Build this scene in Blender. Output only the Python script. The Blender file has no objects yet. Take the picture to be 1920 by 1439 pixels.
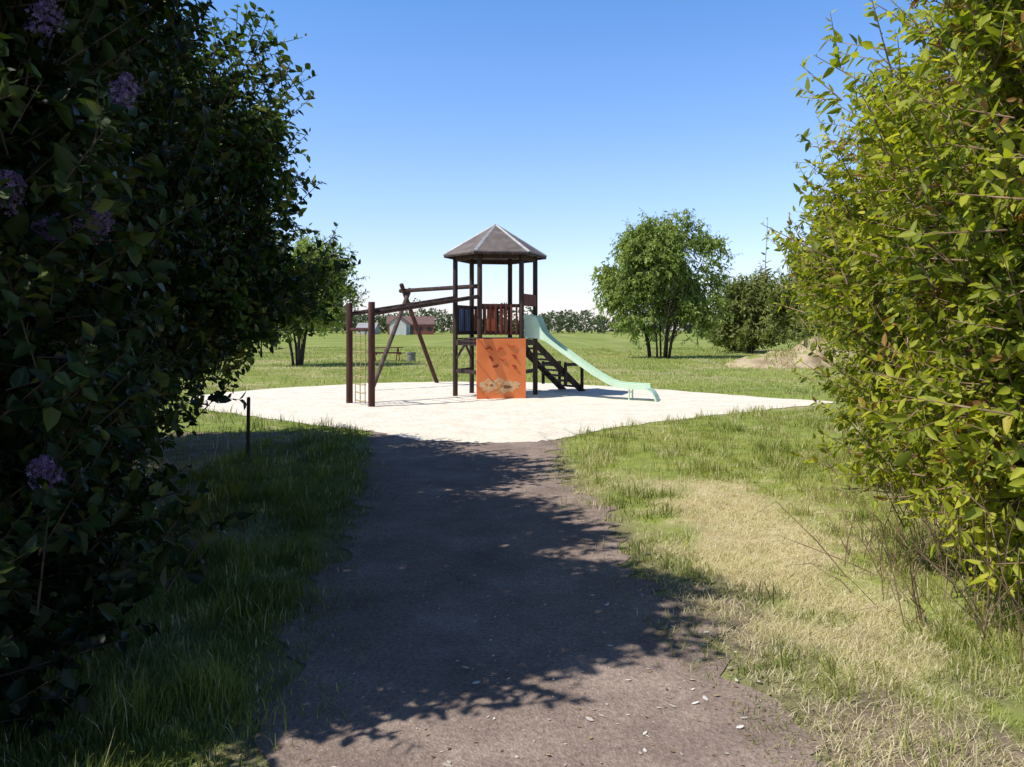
import bpy, math, random
import numpy as np
from mathutils import Vector, Matrix
R=math.radians
scene=bpy.context.scene
col=scene.collection
rs=np.random.RandomState

# ------------------------------------------------------------ noise helpers
def _h(ix,iy,iz,s):
    n=(ix.astype(np.int64)*374761393+iy.astype(np.int64)*668265263+iz.astype(np.int64)*2147483647+s*1274126177)&0xffffffff
    n=((n^(n>>13))*1274126177)&0xffffffff
    n=n^(n>>16)
    return (n&0xffff)/65535.0
def noise3(p,f=1.0,s=0):
    q=np.asarray(p,dtype=float)*f+1000.0
    i=np.floor(q).astype(np.int64); t=q-i; t=t*t*(3-2*t)
    r=0
    for dx in (0,1):
        wx=t[:,0] if dx else 1-t[:,0]
        for dy in (0,1):
            wy=t[:,1] if dy else 1-t[:,1]
            for dz in (0,1):
                wz=t[:,2] if dz else 1-t[:,2]
                r=r+wx*wy*wz*_h(i[:,0]+dx,i[:,1]+dy,i[:,2]+dz,s)
    return r
def noise2(x,y,f=1.0,s=0):
    return noise3(np.stack([x,y,np.zeros_like(x)],1),f,s)
def fbm2(x,y,f,s=0):
    return (noise2(x,y,f,s)*.5+noise2(x,y,f*2.1,s+1)*.3+noise2(x,y,f*4.3,s+2)*.2)
def unit(v):
    return v/np.maximum(np.linalg.norm(v,axis=1,keepdims=True),1e-9)

# ------------------------------------------------------------ mesh helpers
def build(name,verts,faces,mat=None,attr=None,smooth=False):
    me=bpy.data.meshes.new(name)
    verts=np.asarray(verts,dtype=np.float32)
    me.vertices.add(len(verts)); me.vertices.foreach_set('co',verts.ravel())
    idx=np.concatenate([np.asarray(f).ravel() for f in faces]).astype(np.int32)
    tot=np.concatenate([np.full(len(f),np.asarray(f).shape[1]) for f in faces]).astype(np.int32)
    st=np.concatenate([[0],np.cumsum(tot)[:-1]]).astype(np.int32)
    me.loops.add(len(idx)); me.loops.foreach_set('vertex_index',idx)
    me.polygons.add(len(tot)); me.polygons.foreach_set('loop_start',st); me.polygons.foreach_set('loop_total',tot)
    if smooth: me.polygons.foreach_set('use_smooth',np.ones(len(tot),dtype=bool))
    if attr:
        for k,v in attr.items():
            a=me.attributes.new(k,'FLOAT','POINT'); a.data.foreach_set('value',np.asarray(v,dtype=np.float32))
    me.update(calc_edges=True)
    if mat: me.materials.append(mat)
    return me
def obj(name,me,parent=None,loc=(0,0,0),rotz=0,**props):
    o=bpy.data.objects.new(name,me); col.objects.link(o)
    o.location=loc; o.rotation_euler=(0,0,rotz)
    if parent is not None: o.parent=parent
    for k,v in props.items(): o[k]=v
    return o
def empty(name,loc,label,category,group=None,rotz=0):
    o=bpy.data.objects.new(name,None); col.objects.link(o); o.location=loc; o.empty_display_size=.3
    o.rotation_euler=(0,0,rotz)
    o['label']=label; o['category']=category
    if group: o['group']=group
    return o
class MB:
    def __init__(s): s.v=[]; s.f=[]
    def add(s,vs,fs):
        b=len(s.v); s.v+= [tuple(v) for v in vs]; s.f+=[tuple(b+i for i in f) for f in fs]
    def tube(s,pts,rad,n=10,wob=0,seed=0,cap=True):
        rg=random.Random(seed)
        pts=[Vector(p) for p in pts]
        if not isinstance(rad,(list,tuple)): rad=[rad]*len(pts)
        vs=[];k=len(pts)
        ref=None
        for i,p in enumerate(pts):
            d=(pts[min(i+1,k-1)]-pts[max(i-1,0)]).normalized()
            if ref is None:
                ref=Vector((1,0,0)) if abs(d.x)<.8 else Vector((0,1,0))
            a=(ref-d*ref.dot(d)).normalized(); ref=a; b=d.cross(a)
            for j in range(n):
                t=2*math.pi*j/n; r=rad[i]*(1+rg.uniform(-wob,wob))
                vs.append(p+a*math.cos(t)*r+b*math.sin(t)*r)
        fs=[]
        for i in range(k-1):
            for j in range(n):
                fs.append((i*n+j,i*n+(j+1)%n,(i+1)*n+(j+1)%n,(i+1)*n+j))
        if cap:
            fs.append(tuple(reversed(range(n)))); fs.append(tuple((k-1)*n+j for j in range(n)))
        s.add(vs,fs)
    def log(s,p0,p1,r,n=12,seed=0,cham=.012):
        p0=Vector(p0);p1=Vector(p1); d=(p1-p0); L=d.length; d.normalize()
        m=[p0,p0+d*cham]+[p0+d*(cham+(L-2*cham)*t) for t in (.25,.5,.75)]+[p1-d*cham,p1]
        s.tube(m,[r-cham*.7,r,r*1.01,r*.985,r,r*.98,r-cham*.7],n,.025,seed)
    def box(s,c,sx,sy,sz,ax=(1,0,0),ay=None,az=None,bev=.006):
        c=Vector(c);ax=Vector(ax).normalized()
        if ay is None:
            az=Vector((0,0,1)) if az is None else Vector(az).normalized()
            ay=az.cross(ax).normalized(); az=ax.cross(ay).normalized()
        else:
            ay=Vector(ay).normalized(); az=ax.cross(ay).normalized()
        h=(sx/2,sy/2,sz/2); b=min(bev,min(h)*.45)
        vs=[];ix={}
        for X in (-1,1):
            for Y in (-1,1):
                for Z in (-1,1):
                    for k in range(3):
                        q=[X*h[0],Y*h[1],Z*h[2]]
                        for m in range(3):
                            if m!=k: q[m]-= (X,Y,Z)[m]*b
                        ix[(X,Y,Z,k)]=len(vs); vs.append(c+ax*q[0]+ay*q[1]+az*q[2])
        fs=[]
        for k in range(3):
            o=[m for m in range(3) if m!=k]
            for S in (-1,1):
                q=[]
                for (u,w) in ((-1,-1),(1,-1),(1,1),(-1,1)):
                    t=[0,0,0];t[k]=S;t[o[0]]=u;t[o[1]]=w
                    q.append(ix[(t[0],t[1],t[2],k)])
                fs.append(tuple(q))
        for k in range(3):
            o=[m for m in range(3) if m!=k]
            for u in (-1,1):
                for w in (-1,1):
                    q=[]
                    for (S,kk) in ((-1,o[0]),(1,o[0]),(1,o[1]),(-1,o[1])):
                        t=[0,0,0];t[k]=S;t[o[0]]=u;t[o[1]]=w
                        q.append(ix[(t[0],t[1],t[2],kk)])
                    fs.append(tuple(q))
        for X in (-1,1):
            for Y in (-1,1):
                for Z in (-1,1):
                    fs.append(tuple(ix[(X,Y,Z,k)] for k in range(3)))
        s.add(vs,fs)
    def strip(s,low,up,t0,t1,fn):
        n=len(low);vs=[]
        for (a,b) in zip(low,up):
            vs+= [fn(a[0],t0,a[1]),fn(b[0],t0,b[1]),fn(b[0],t1,b[1]),fn(a[0],t1,a[1])]
        fs=[]
        for i in range(n-1):
            for j in range(4):
                fs.append((i*4+j,i*4+(j+1)%4,i*4+4+(j+1)%4,i*4+4+j))
        fs.append((3,2,1,0)); fs.append(tuple((n-1)*4+j for j in range(4)))
        s.add(vs,fs)
    def mesh(s,name,mat,smooth=False):
        me=bpy.data.meshes.new(name); me.from_pydata(s.v,[],s.f)
        import bmesh
        bm=bmesh.new(); bm.from_mesh(me); bmesh.ops.recalc_face_normals(bm,faces=bm.faces); bm.to_mesh(me); bm.free()
        if smooth:
            for p in me.polygons: p.use_smooth=True
            try: me.set_sharp_from_angle(angle=R(40))
            except Exception: pass
        me.materials.append(mat); me.update(); return me

# ------------------------------------------------------------ materials
def newmat(name):
    m=bpy.data.materials.new(name); m.use_nodes=True; nt=m.node_tree; nt.nodes.clear()
    out=nt.nodes.new('ShaderNodeOutputMaterial'); return m,nt,out
def ramp(nt,stops,interp='LINEAR'):
    r=nt.nodes.new('ShaderNodeValToRGB'); r.color_ramp.interpolation=interp
    el=r.color_ramp.elements
    el[0].position=stops[0][0]; el[0].color=(*stops[0][1],1)
    el[1].position=stops[-1][0]; el[1].color=(*stops[-1][1],1)
    for p,c in stops[1:-1]:
        e=el.new(p); e.color=(*c,1)
    return r
def leafmat(name,stops,trans=.35,rough=.5,tcol=1.3):
    m,nt,out=newmat(name); N=nt.nodes; L=nt.links
    at=N.new('ShaderNodeAttribute'); at.attribute_name='tint'
    r=ramp(nt,stops); L.new(at.outputs['Fac'],r.inputs[0])
    p=N.new('ShaderNodeBsdfPrincipled'); p.inputs['Roughness'].default_value=rough
    p.inputs['Specular IOR Level'].default_value=.3
    L.new(r.outputs[0],p.inputs['Base Color'])
    if trans<=0:
        L.new(p.outputs[0],out.inputs[0]); return m
    t=N.new('ShaderNodeBsdfTranslucent')
    mx=N.new('ShaderNodeMix'); mx.data_type='RGBA'; mx.blend_type='MULTIPLY'; mx.inputs[0].default_value=1
    L.new(r.outputs[0],mx.inputs[6]); mx.inputs[7].default_value=(1.15*tcol,1.2*tcol,.5*tcol,1)
    L.new(mx.outputs[2],t.inputs[0])
    ms=N.new('ShaderNodeMixShader'); ms.inputs[0].default_value=trans
    L.new(p.outputs[0],ms.inputs[1]); L.new(t.outputs[0],ms.inputs[2]); L.new(ms.outputs[0],out.inputs[0])
    return m
def noisemat(name,stops,scale=8,rough=.8,detail=6,stretch=(1,1,1),bump=.3,bscale=40,metal=0,spec=.3,bdist=.01):
    m,nt,out=newmat(name); N=nt.nodes; L=nt.links
    tc=N.new('ShaderNodeTexCoord'); mp=N.new('ShaderNodeMapping'); mp.inputs['Scale'].default_value=stretch
    L.new(tc.outputs['Object'],mp.inputs[0])
    n=N.new('ShaderNodeTexNoise'); n.inputs['Scale'].default_value=scale; n.inputs['Detail'].default_value=detail
    L.new(mp.outputs[0],n.inputs[0])
    r=ramp(nt,stops); L.new(n.outputs[0],r.inputs[0])
    p=N.new('ShaderNodeBsdfPrincipled'); p.inputs['Roughness'].default_value=rough; p.inputs['Metallic'].default_value=metal
    p.inputs['Specular IOR Level'].default_value=spec
    L.new(r.outputs[0],p.inputs['Base Color'])
    if bump:
        n2=N.new('ShaderNodeTexNoise'); n2.inputs['Scale'].default_value=bscale; n2.inputs['Detail'].default_value=5
        L.new(mp.outputs[0],n2.inputs[0])
        b=N.new('ShaderNodeBump'); b.inputs['Strength'].default_value=bump; b.inputs['Distance'].default_value=bdist
        L.new(n2.outputs[0],b.inputs['Height']); L.new(b.outputs[0],p.inputs['Normal'])
    L.new(p.outputs[0],out.inputs[0]); return m

M_wood=noisemat('dark_stained_wood',[(.3,(.022,.013,.011)),(.55,(.05,.029,.023)),(.75,(.09,.058,.044))],14,.75,8,(1,1,.12),.5,60)
M_woodred=noisemat('red_brown_stained_wood',[(.3,(.030,.011,.009)),(.55,(.07,.026,.02)),(.75,(.12,.05,.038))],14,.75,8,(1,1,.12),.5,60)
M_slatred=noisemat('dark_red_slat',[(.3,(.06,.016,.012)),(.55,(.14,.035,.025)),(.75,(.20,.06,.04))],14,.7,8,(1,1,.12),.4,60)
M_deck=noisemat('weathered_deck',[(.3,(.05,.035,.028)),(.7,(.15,.11,.085))],10,.85,8,(1,1,.3),.5,50)
M_orange=noisemat('orange_panel_paint',[(.25,(.66,.17,.05)),(.5,(.78,.22,.07)),(.8,(.84,.28,.10))],2.2,.55,8,(1,1,1),.1,30)
M_hold=noisemat('red_climbing_hold',[(.3,(.32,.045,.02)),(.7,(.46,.08,.03))],20,.5,4,(1,1,1),.2,60)
M_patch=noisemat('worn_patch',[(.34,(.55,.20,.07)),(.43,(.70,.36,.14)),(.50,(.74,.48,.24)),(.58,(.58,.44,.30)),(.66,(.76,.32,.12)),(.76,(.78,.24,.08))],9,.7,8,(1,1,1.4),.2,40)
M_gap=noisemat('dark_opening',[(.3,(.18,.09,.05)),(.7,(.32,.18,.10))],20,.8,4,(1,1,1),0)
M_slat_o=noisemat('orange_slat',[(.3,(.42,.09,.03)),(.7,(.58,.15,.06))],6,.6,6,(1,1,.3),.2,40)
M_slat_b=noisemat('blue_slat',[(.3,(.05,.075,.15)),(.7,(.10,.15,.27))],6,.6,6,(1,1,.3),.2,40)
M_slide=noisemat('mint_slide_paint',[(.3,(.53,.72,.53)),(.6,(.61,.79,.61)),(.8,(.68,.84,.68))],4,.4,6,(1,1,1),.05,20,0,.4)
M_roof=noisemat('roof_felt',[(.3,(.12,.10,.092)),(.6,(.18,.15,.138)),(.8,(.24,.21,.195))],5,.8,8,(1,1,1),.3,80)
M_metal=noisemat('hip_flashing',[(.3,(.42,.42,.42)),(.7,(.62,.62,.62))],8,.45,4,(1,1,1),.05,30,.3,.5)
M_rope=noisemat('rope',[(.3,(.26,.20,.09)),(.7,(.46,.36,.18))],60,.9,4,(1,1,1),.4,200)
M_bark=noisemat('bark',[(.3,(.03,.022,.016)),(.6,(.075,.055,.04)),(.8,(.13,.10,.075))],20,.9,8,(1,1,.25),.8,60)
M_twig=noisemat('reddish_twigs',[(.3,(.14,.085,.05)),(.6,(.30,.20,.125)),(.8,(.50,.38,.26))],8,.85,6,(1,1,.4),.3,60)
M_brick=noisemat('brick_wall',[(.3,(.22,.07,.05)),(.7,(.32,.12,.09))],1.5,.9,6,(1,1,1),.3,10)
M_white=noisemat('pale_render',[(.3,(.42,.42,.40)),(.7,(.54,.54,.52))],1.5,.8,6,(1,1,1),.1,10)
M_droof=noisemat('dark_tiles',[(.3,(.14,.085,.075)),(.7,(.22,.14,.125))],1.5,.8,6,(1,1,1),.3,10)
M_lroof=noisemat('grey_sheet_roof',[(.3,(.30,.30,.31)),(.7,(.38,.38,.39))],1.5,.6,6,(1,1,1),.1,10)
M_glass=noisemat('dark_window',[(.3,(.02,.025,.03)),(.7,(.05,.055,.06))],1.5,.2,3,(1,1,1),0)
M_conc=noisemat('concrete',[(.3,(.16,.16,.15)),(.7,(.28,.27,.25))],12,.9,8,(1,1,1),.3,60)

M_lilac_shade=leafmat('lilac_leaf_shaded',[(0,(.007,.014,.004)),(.40,(.016,.031,.007)),(.68,(.038,.064,.013)),(.85,(.075,.10,.02)),(1,(.08,.08,.025))],.24,.48)  # lilac leaf of the nearer bushes, shade put into its colour
M_lilac_sun=leafmat('lilac_leaf_sunlit',[(0,(.014,.027,.007)),(.35,(.036,.066,.012)),(.6,(.11,.17,.03)),(.85,(.22,.27,.055)),(1,(.22,.18,.05))],.32,.42)  # same lilac leaf for the farther bushes, sunlight put into its colour
M_shrub=leafmat('sunny_shrub_leaf',[(0,(.08,.11,.014)),(.25,(.19,.235,.024)),(.55,(.39,.42,.038)),(.88,(.60,.58,.065)),(.93,(.36,.20,.06)),(1,(.24,.11,.045))],.44,.5)
M_willow=leafmat('willow_leaf',[(0,(.17,.23,.055)),(.5,(.30,.38,.10)),(1,(.46,.51,.17))],.45,.5)
M_tree=leafmat('meadow_tree_leaf',[(0,(.14,.17,.055)),(.5,(.24,.27,.09)),(1,(.38,.39,.15))],.45,.5)
M_far=leafmat('hazed_far_leaf',[(0,(.065,.09,.05)),(.5,(.10,.13,.07)),(1,(.16,.19,.10))],.3,.6)  # treeline leaf, distance haze put into the colour
M_grass=leafmat('grass_blade',[(0,(.085,.12,.022)),(.3,(.21,.255,.05)),(.55,(.37,.39,.10)),(.64,(.47,.45,.18)),(.82,(.64,.57,.35)),(1,(.77,.69,.50))],.30,.6,1.05)
M_flower=leafmat('lilac_floret',[(0,(.08,.045,.14)),(.5,(.17,.105,.27)),(1,(.36,.27,.48))],.25,.6,1.0)

def ground_mat():
    m,nt,out=newmat('meadow'); N=nt.nodes; L=nt.links
    tc=N.new('ShaderNodeTexCoord')
    n1=N.new('ShaderNodeTexNoise'); n1.inputs['Scale'].default_value=.12; n1.inputs['Detail'].default_value=8; n1.inputs['Roughness'].default_value=.65
    n2=N.new('ShaderNodeTexNoise'); n2.inputs['Scale'].default_value=3.5; n2.inputs['Detail'].default_value=10; n2.inputs['Roughness'].default_value=.75
    L.new(tc.outputs['Object'],n1.inputs[0]); L.new(tc.outputs['Object'],n2.inputs[0])
    r1=ramp(nt,[(.3,(.17,.235,.045)),(.5,(.26,.32,.07)),(.62,(.36,.38,.11)),(.75,(.46,.44,.17))]); L.new(n1.outputs[0],r1.inputs[0])
    r2=ramp(nt,[(.25,(.45,.45,.45)),(.5,(.9,.9,.9)),(.75,(1.25,1.2,1.1))]); L.new(n2.outputs[0],r2.inputs[0])
    mx=N.new('ShaderNodeMix'); mx.data_type='RGBA'; mx.blend_type='MULTIPLY'; mx.inputs[0].default_value=1
    L.new(r1.outputs[0],mx.inputs[6]); L.new(r2.outputs[0],mx.inputs[7])
    a=N.new('ShaderNodeAttribute'); a.attribute_name='straw'
    rs_=ramp(nt,[(.3,(.36,.27,.16)),(.5,(.55,.45,.29)),(.7,(.68,.59,.41))]); L.new(n2.outputs[0],rs_.inputs[0])
    m2=N.new('ShaderNodeMix'); m2.data_type='RGBA'; L.new(a.outputs['Fac'],m2.inputs[0]); L.new(mx.outputs[2],m2.inputs[6]); L.new(rs_.outputs[0],m2.inputs[7])
    b_=N.new('ShaderNodeAttribute'); b_.attribute_name='dirt'
    rd=ramp(nt,[(.3,(.12,.09,.065)),(.55,(.26,.20,.155)),(.75,(.38,.30,.235))]); L.new(n2.outputs[0],rd.inputs[0])
    m3=N.new('ShaderNodeMix'); m3.data_type='RGBA'; L.new(b_.outputs['Fac'],m3.inputs[0]); L.new(m2.outputs[2],m3.inputs[6]); L.new(rd.outputs[0],m3.inputs[7])
    p=N.new('ShaderNodeBsdfPrincipled'); p.inputs['Roughness'].default_value=.95; p.inputs['Specular IOR Level'].default_value=.1
    L.new(m3.outputs[2],p.inputs['Base Color'])
    bp=N.new('ShaderNodeBump'); bp.inputs['Strength'].default_value=.7; bp.inputs['Distance'].default_value=.03
    L.new(n2.outputs[0],bp.inputs['Height']); L.new(bp.outputs[0],p.inputs['Normal'])
    L.new(p.outputs[0],out.inputs[0]); return m
def path_mat():
    m,nt,out=newmat('gravel_path'); N=nt.nodes; L=nt.links
    tc=N.new('ShaderNodeTexCoord')
    n1=N.new('ShaderNodeTexNoise'); n1.inputs['Scale'].default_value=1.6; n1.inputs['Detail'].default_value=9; n1.inputs['Roughness'].default_value=.7
    v=N.new('ShaderNodeTexVoronoi'); v.inputs['Scale'].default_value=80
    v2=N.new('ShaderNodeTexVoronoi'); v2.inputs['Scale'].default_value=28
    n2=N.new('ShaderNodeTexNoise'); n2.inputs['Scale'].default_value=45; n2.inputs['Detail'].default_value=8
    for x in (n1,v,v2,n2): L.new(tc.outputs['Object'],x.inputs[0])
    r1=ramp(nt,[(.3,(.19,.145,.122)),(.5,(.28,.215,.182)),(.7,(.40,.315,.265))]); L.new(n1.outputs[0],r1.inputs[0])
    r2=ramp(nt,[(0,(.7,.7,.7)),(.5,(1,1,1)),(1,(1.3,1.3,1.3))]); L.new(v.outputs['Color'],r2.inputs[0])
    mx=N.new('ShaderNodeMix'); mx.data_type='RGBA'; mx.blend_type='MULTIPLY'; mx.inputs[0].default_value=.6
    L.new(r1.outputs[0],mx.inputs[6]); L.new(r2.outputs[0],mx.inputs[7])
    r3=ramp(nt,[(.3,(.7,.7,.7)),(.6,(1.1,1.1,1.1))]); L.new(n2.outputs[0],r3.inputs[0])
    m2=N.new('ShaderNodeMix'); m2.data_type='RGBA'; m2.blend_type='MULTIPLY'; m2.inputs[0].default_value=.8
    L.new(mx.outputs[2],m2.inputs[6]); L.new(r3.outputs[0],m2.inputs[7])
    p=N.new('ShaderNodeBsdfPrincipled'); p.inputs['Roughness'].default_value=.9; p.inputs['Specular IOR Level'].default_value=.12
    L.new(m2.outputs[2],p.inputs['Base Color'])
    ad=N.new('ShaderNodeMath'); ad.operation='ADD'; L.new(v.outputs['Distance'],ad.inputs[0]); L.new(n2.outputs[0],ad.inputs[1])
    ad2=N.new('ShaderNodeMath'); ad2.operation='ADD'; L.new(ad.outputs[0],ad2.inputs[0]); L.new(v2.outputs['Distance'],ad2.inputs[1])
    bp=N.new('ShaderNodeBump'); bp.inputs['Strength'].default_value=.5; bp.inputs['Distance'].default_value=.008
    L.new(ad2.outputs[0],bp.inputs['Height']); L.new(bp.outputs[0],p.inputs['Normal'])
    L.new(p.outputs[0],out.inputs[0]); return m
M_ground=ground_mat(); M_path=path_mat()
M_sand=noisemat('pale_sand',[(.3,(.72,.64,.525)),(.5,(.79,.72,.605)),(.7,(.84,.775,.665))],2.5,.95,10,(1,1,1),.8,9,0,.1,.035)
M_mound=noisemat('dirt_mound',[(.3,(.20,.15,.09)),(.43,(.38,.29,.18)),(.54,(.50,.40,.26)),(.60,(.26,.28,.08)),(.75,(.20,.24,.06))],1.0,.95,10,(1,1,1),.9,6,0,.1,.08)

# ------------------------------------------------------------ ground layout
PY=np.array([-4,1,2.8,4.0,4.8,6.8,8.2,9.5,10.6,12.2])
PL=np.array([-1.0,-1.0,-1.03,-1.12,-1.22,-1.38,-1.52,-1.72,-1.95,-2.1])
PR=np.array([1.4,1.3,1.22,1.13,1.0,.78,.62,.52,.52,.7])
def path_l(y): return np.interp(y,PY,PL)
def path_r(y): return np.interp(y,PY,PR)
SAND=[(-7.6,18.6),(-6.9,16.6),(-6.0,15.3),(-4.8,14.2),(-3.3,12.9),(-2.1,12.0),(-1.4,11.2),(-.4,10.85),(.3,10.95),(.9,11.5),(1.5,12.4),(3.3,13.95),(5.2,15.45),(7.1,16.95),(5.9,18.1),(3.9,20.6),(.7,23.2),(-2.1,23.6),(-4.3,22.8),(-6.3,21.0)]
def smoothpoly(P,n=6,seed=1,j=.05):
    out=[];m=len(P)
    for i in range(m):
        p0,p1,p2,p3=[np.array(P[(i+k-1)%m]) for k in range(4)]
        for t in np.arange(n)/n:
            cr=.5*((2*p1)+(-p0+p2)*t+(2*p0-5*p1+4*p2-p3)*t*t+(-p0+3*p1-3*p2+p3)*t**3)
            out.append(cr*.5+(p1*(1-t)+p2*t)*.5)
    r=rs(seed); out=np.array(out); return out+r.normal(0,j,out.shape)
SP=smoothpoly(SAND,10,3,.035)
SC=np.array([-.3,17.2])
SP=SP[np.argsort(np.arctan2(SP[:,1]-SC[1],SP[:,0]-SC[0]))]
def inpoly(x,y,P):
    c=np.zeros(len(x),bool); j=len(P)-1
    for i in range(len(P)):
        xi,yi=P[i];xj,yj=P[j]
        c^=((yi>y)!=(yj>y))&(x<(xj-xi)*(y-yi)/(yj-yi+1e-12)+xi); j=i
    return c
def straw_mask(x,y):
    cx=np.interp(y,[1,2.8,4,5.4,7,8.2,10],[1.9,1.8,1.75,1.80,1.95,1.8,1.5])
    w=np.interp(y,[1,3,5,7,8.5,10],[.5,.5,.6,.8,.65,.1])
    g=np.exp(-((x-cx)/w)**2)*np.interp(y,[0,2,3.5,4.7,5.3,7.5,8.8],[.55,.6,.65,.9,1.15,1.15,0])
    n=noise2(x,y,2.0,5)*.40+noise2(x,y,5.2,6)*.35+noise2(x,y,13,7)*.25
    return np.clip(g*1.35+(n-.5)*2.9-.38,0,1)*.95
def soil_mask(x,y):
    g=np.clip((x-path_r(y)+.25)/.3,0,1)*np.clip(1-(x-path_r(y)-.2)/1.1,0,1)*np.interp(y,[0,3.5,5.5,7],[1,1,.5,0])
    n=noise2(x,y,1.7,71)*.5+noise2(x,y,4.4,72)*.3+noise2(x,y,11,73)*.2
    return np.clip(g*1.6+(n-.5)*3.0-.5,0,1)
def edge_axis(a,b,st,far,k=26):
    core=np.arange(a,b+st/2,st); g=np.geomspace(st*2,far,k)
    return np.concatenate([(a-g)[::-1],core,b+g])
gx=edge_axis(-9,9,.10,900,27); gy=edge_axis(0,26,.12,1200,27)
X,Y=np.meshgrid(gx,gy); x=X.ravel();y=Y.ravel()
onp=(x>path_l(y)-.15)&(x<path_r(y)+.15)&(y<12.5)
ons=inpoly(x,y,(SP-SC)*1.05+SC)
near=(np.abs(x)<12)&(y<30)&(y>-2)
z=np.where(near&~onp&~ons,(fbm2(x,y,1.3,9)-.5)*.05+.008,0.0)
z=np.where(onp|ons,-.002,z)
st=straw_mask(x,y)
st=np.maximum(st,np.clip((fbm2(x,y,.5,21)-.55)*4,0,.55)*(y<40))
dirt=np.clip(1-np.minimum(np.abs(x-path_l(y)),np.abs(x-path_r(y)))/.3,0,1)*(y<11.5)*.8
dirt=np.maximum(dirt,np.clip(1-np.abs(x+4.2)/2.3,0,1)*((y<12)&(y>0))*1.4)
dirt=np.maximum(dirt,np.clip(1-np.abs(x-(2.8+.35*(y-4)+1.3))/1.6,0,1)*((y<14)&(y>0))*1.3)
dirt=np.maximum(dirt,soil_mask(x,y))
dirt=np.clip(dirt,0,1)
ny,nx=X.shape
ii=np.arange(nx*ny).reshape(ny,nx)
F=np.stack([ii[:-1,:-1].ravel(),ii[:-1,1:].ravel(),ii[1:,1:].ravel(),ii[1:,:-1].ravel()],1)
obj('ground',build('ground',np.stack([x,y,z],1),[F],M_ground,{'straw':st,'dirt':dirt},True),kind='structure')
# path
py=np.arange(-4,12.3,.06)
n=18; rows=[]
jl=(noise2(py,py*0,2.2,1)-.5)*.26+(noise2(py,py*0,9,2)-.5)*.14
jr=(noise2(py,py*0+5,2.0,3)-.5)*.40+(noise2(py,py*0+5,9,4)-.5)*.22
for k in range(n):
    t=k/(n-1)
    xx=(path_l(py)+jl)*(1-t)+(path_r(py)+jr)*t
    rows.append(np.stack([xx,py,.004+np.zeros_like(xx)],1))
V=np.stack(rows,1).reshape(-1,3); m_=len(py)
ii=np.arange(m_*n).reshape(m_,n)
F=np.stack([ii[:-1,:-1].ravel(),ii[:-1,1:].ravel(),ii[1:,1:].ravel(),ii[1:,:-1].ravel()],1)
obj('path',build('path',V,[F],M_path,None,True),kind='structure')
c=SC; rings=60; mS=len(SP); V=[np.array([[c[0],c[1],.02]])]
for k in range(1,rings+1):
    t=k/rings; q=c+(SP-c)*t
    zz=.008+(fbm2(q[:,0],q[:,1],1.3,31)*.03+fbm2(q[:,0],q[:,1],4,33)*.014)*min(1,(1-t)*8)
    V.append(np.column_stack([q,zz]))
V=np.concatenate(V); F=[];T=np.array([[0,1+j,1+(j+1)%mS] for j in range(mS)])
for k in range(rings-1):
    a=1+k*mS+np.arange(mS); b=1+k*mS+(np.arange(mS)+1)%mS
    F.append(np.stack([a,a+mS,b+mS,b],1))
obj('sand',build('sand',V,[T,np.concatenate(F)],M_sand,None,True),kind='structure')

# ------------------------------------------------------------ grass
def blades(x,y,h,w,lean,tint,name,z0=None,seed=0,**pr):
    r=rs(seed);n=len(x); a=r.uniform(0,2*np.pi,n); b=a+r.normal(0,.5,n)+np.pi/2
    lx=np.cos(b)*lean*h; ly=np.sin(b)*lean*h; hz=h*np.sqrt(np.clip(1-np.minimum(lean,.97)**2,.03,1))
    wx=np.cos(a)*w/2; wy=np.sin(a)*w/2
    z0=np.zeros(n)-.005 if z0 is None else z0
    v=np.empty((n,5,3))
    v[:,0]=np.stack([x-wx,y-wy,z0],1); v[:,1]=np.stack([x+wx,y+wy,z0],1)
    v[:,2]=np.stack([x+wx*.8+lx*.35,y+wy*.8+ly*.35,z0+hz*.6],1)
    v[:,3]=np.stack([x-wx*.8+lx*.35,y-wy*.8+ly*.35,z0+hz*.6],1)
    v[:,4]=np.stack([x+lx,y+ly,z0+hz],1)
    i=np.arange(n)*5
    q=np.stack([i,i+1,i+2,i+3],1); t=np.stack([i+3,i+2,i+4],1)
    me=build(name,v.reshape(-1,3),[q,t],M_grass,{'tint':np.repeat(tint,5)})
    return obj(name,me,kind='stuff',**pr)
def scatter(n,d0,d1,seed,pw=1.0,spread=.74):
    r=rs(seed); d=d0*(d1/d0)**(r.uniform(0,1,n)**pw); x=r.uniform(-1,1,n)*(spread*d+.8); return x,d,r
x,y,r=scatter(420000,1.9,15,11,.8)
k=~((x>path_l(y)+jl.mean()+r.normal(0,.11,len(x))-.03)&(x<path_r(y)+r.normal(0,.14,len(x))))|(y>12.5)
k&=~inpoly(x,y+r.normal(0,.06,len(x)),SP)
k&=~((x>path_l(y))&(x<path_r(y))&(y>9))
dens=fbm2(x,y,1.8,41)
k&=(r.uniform(0,1,len(x))<np.clip((dens-.26)*3.4,.12,1))|((x<0)&(r.uniform(0,1,len(x))<.55))
k&=~(r.uniform(0,1,len(x))<soil_mask(x,y)*.90)
k&=~(r.uniform(0,1,len(x))<straw_mask(x,y)*.68)
lb=(x<-2.9-(y>8)*.6); k&=~(lb&(r.uniform(0,1,len(x))<.75))
x=x[k];y=y[k];n=len(x); s=straw_mask(x,y)
hn=fbm2(x,y,2.4,55)
tuft=np.clip((noise2(x,y,4.5,77)-.5)*3,0,1)
h=(.025+.06*hn+.12*tuft*(1-s))*r.uniform(.45,1.4,n)*(1-.4*s)
edge=np.minimum(np.abs(x-path_l(y)),np.abs(x-path_r(y))); h*=np.clip(.45+edge*1.6,.45,1)
h*=np.where(x<0,1.2,1.0)
w=r.uniform(.0025,.005,n)*(1+y*.09)
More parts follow.
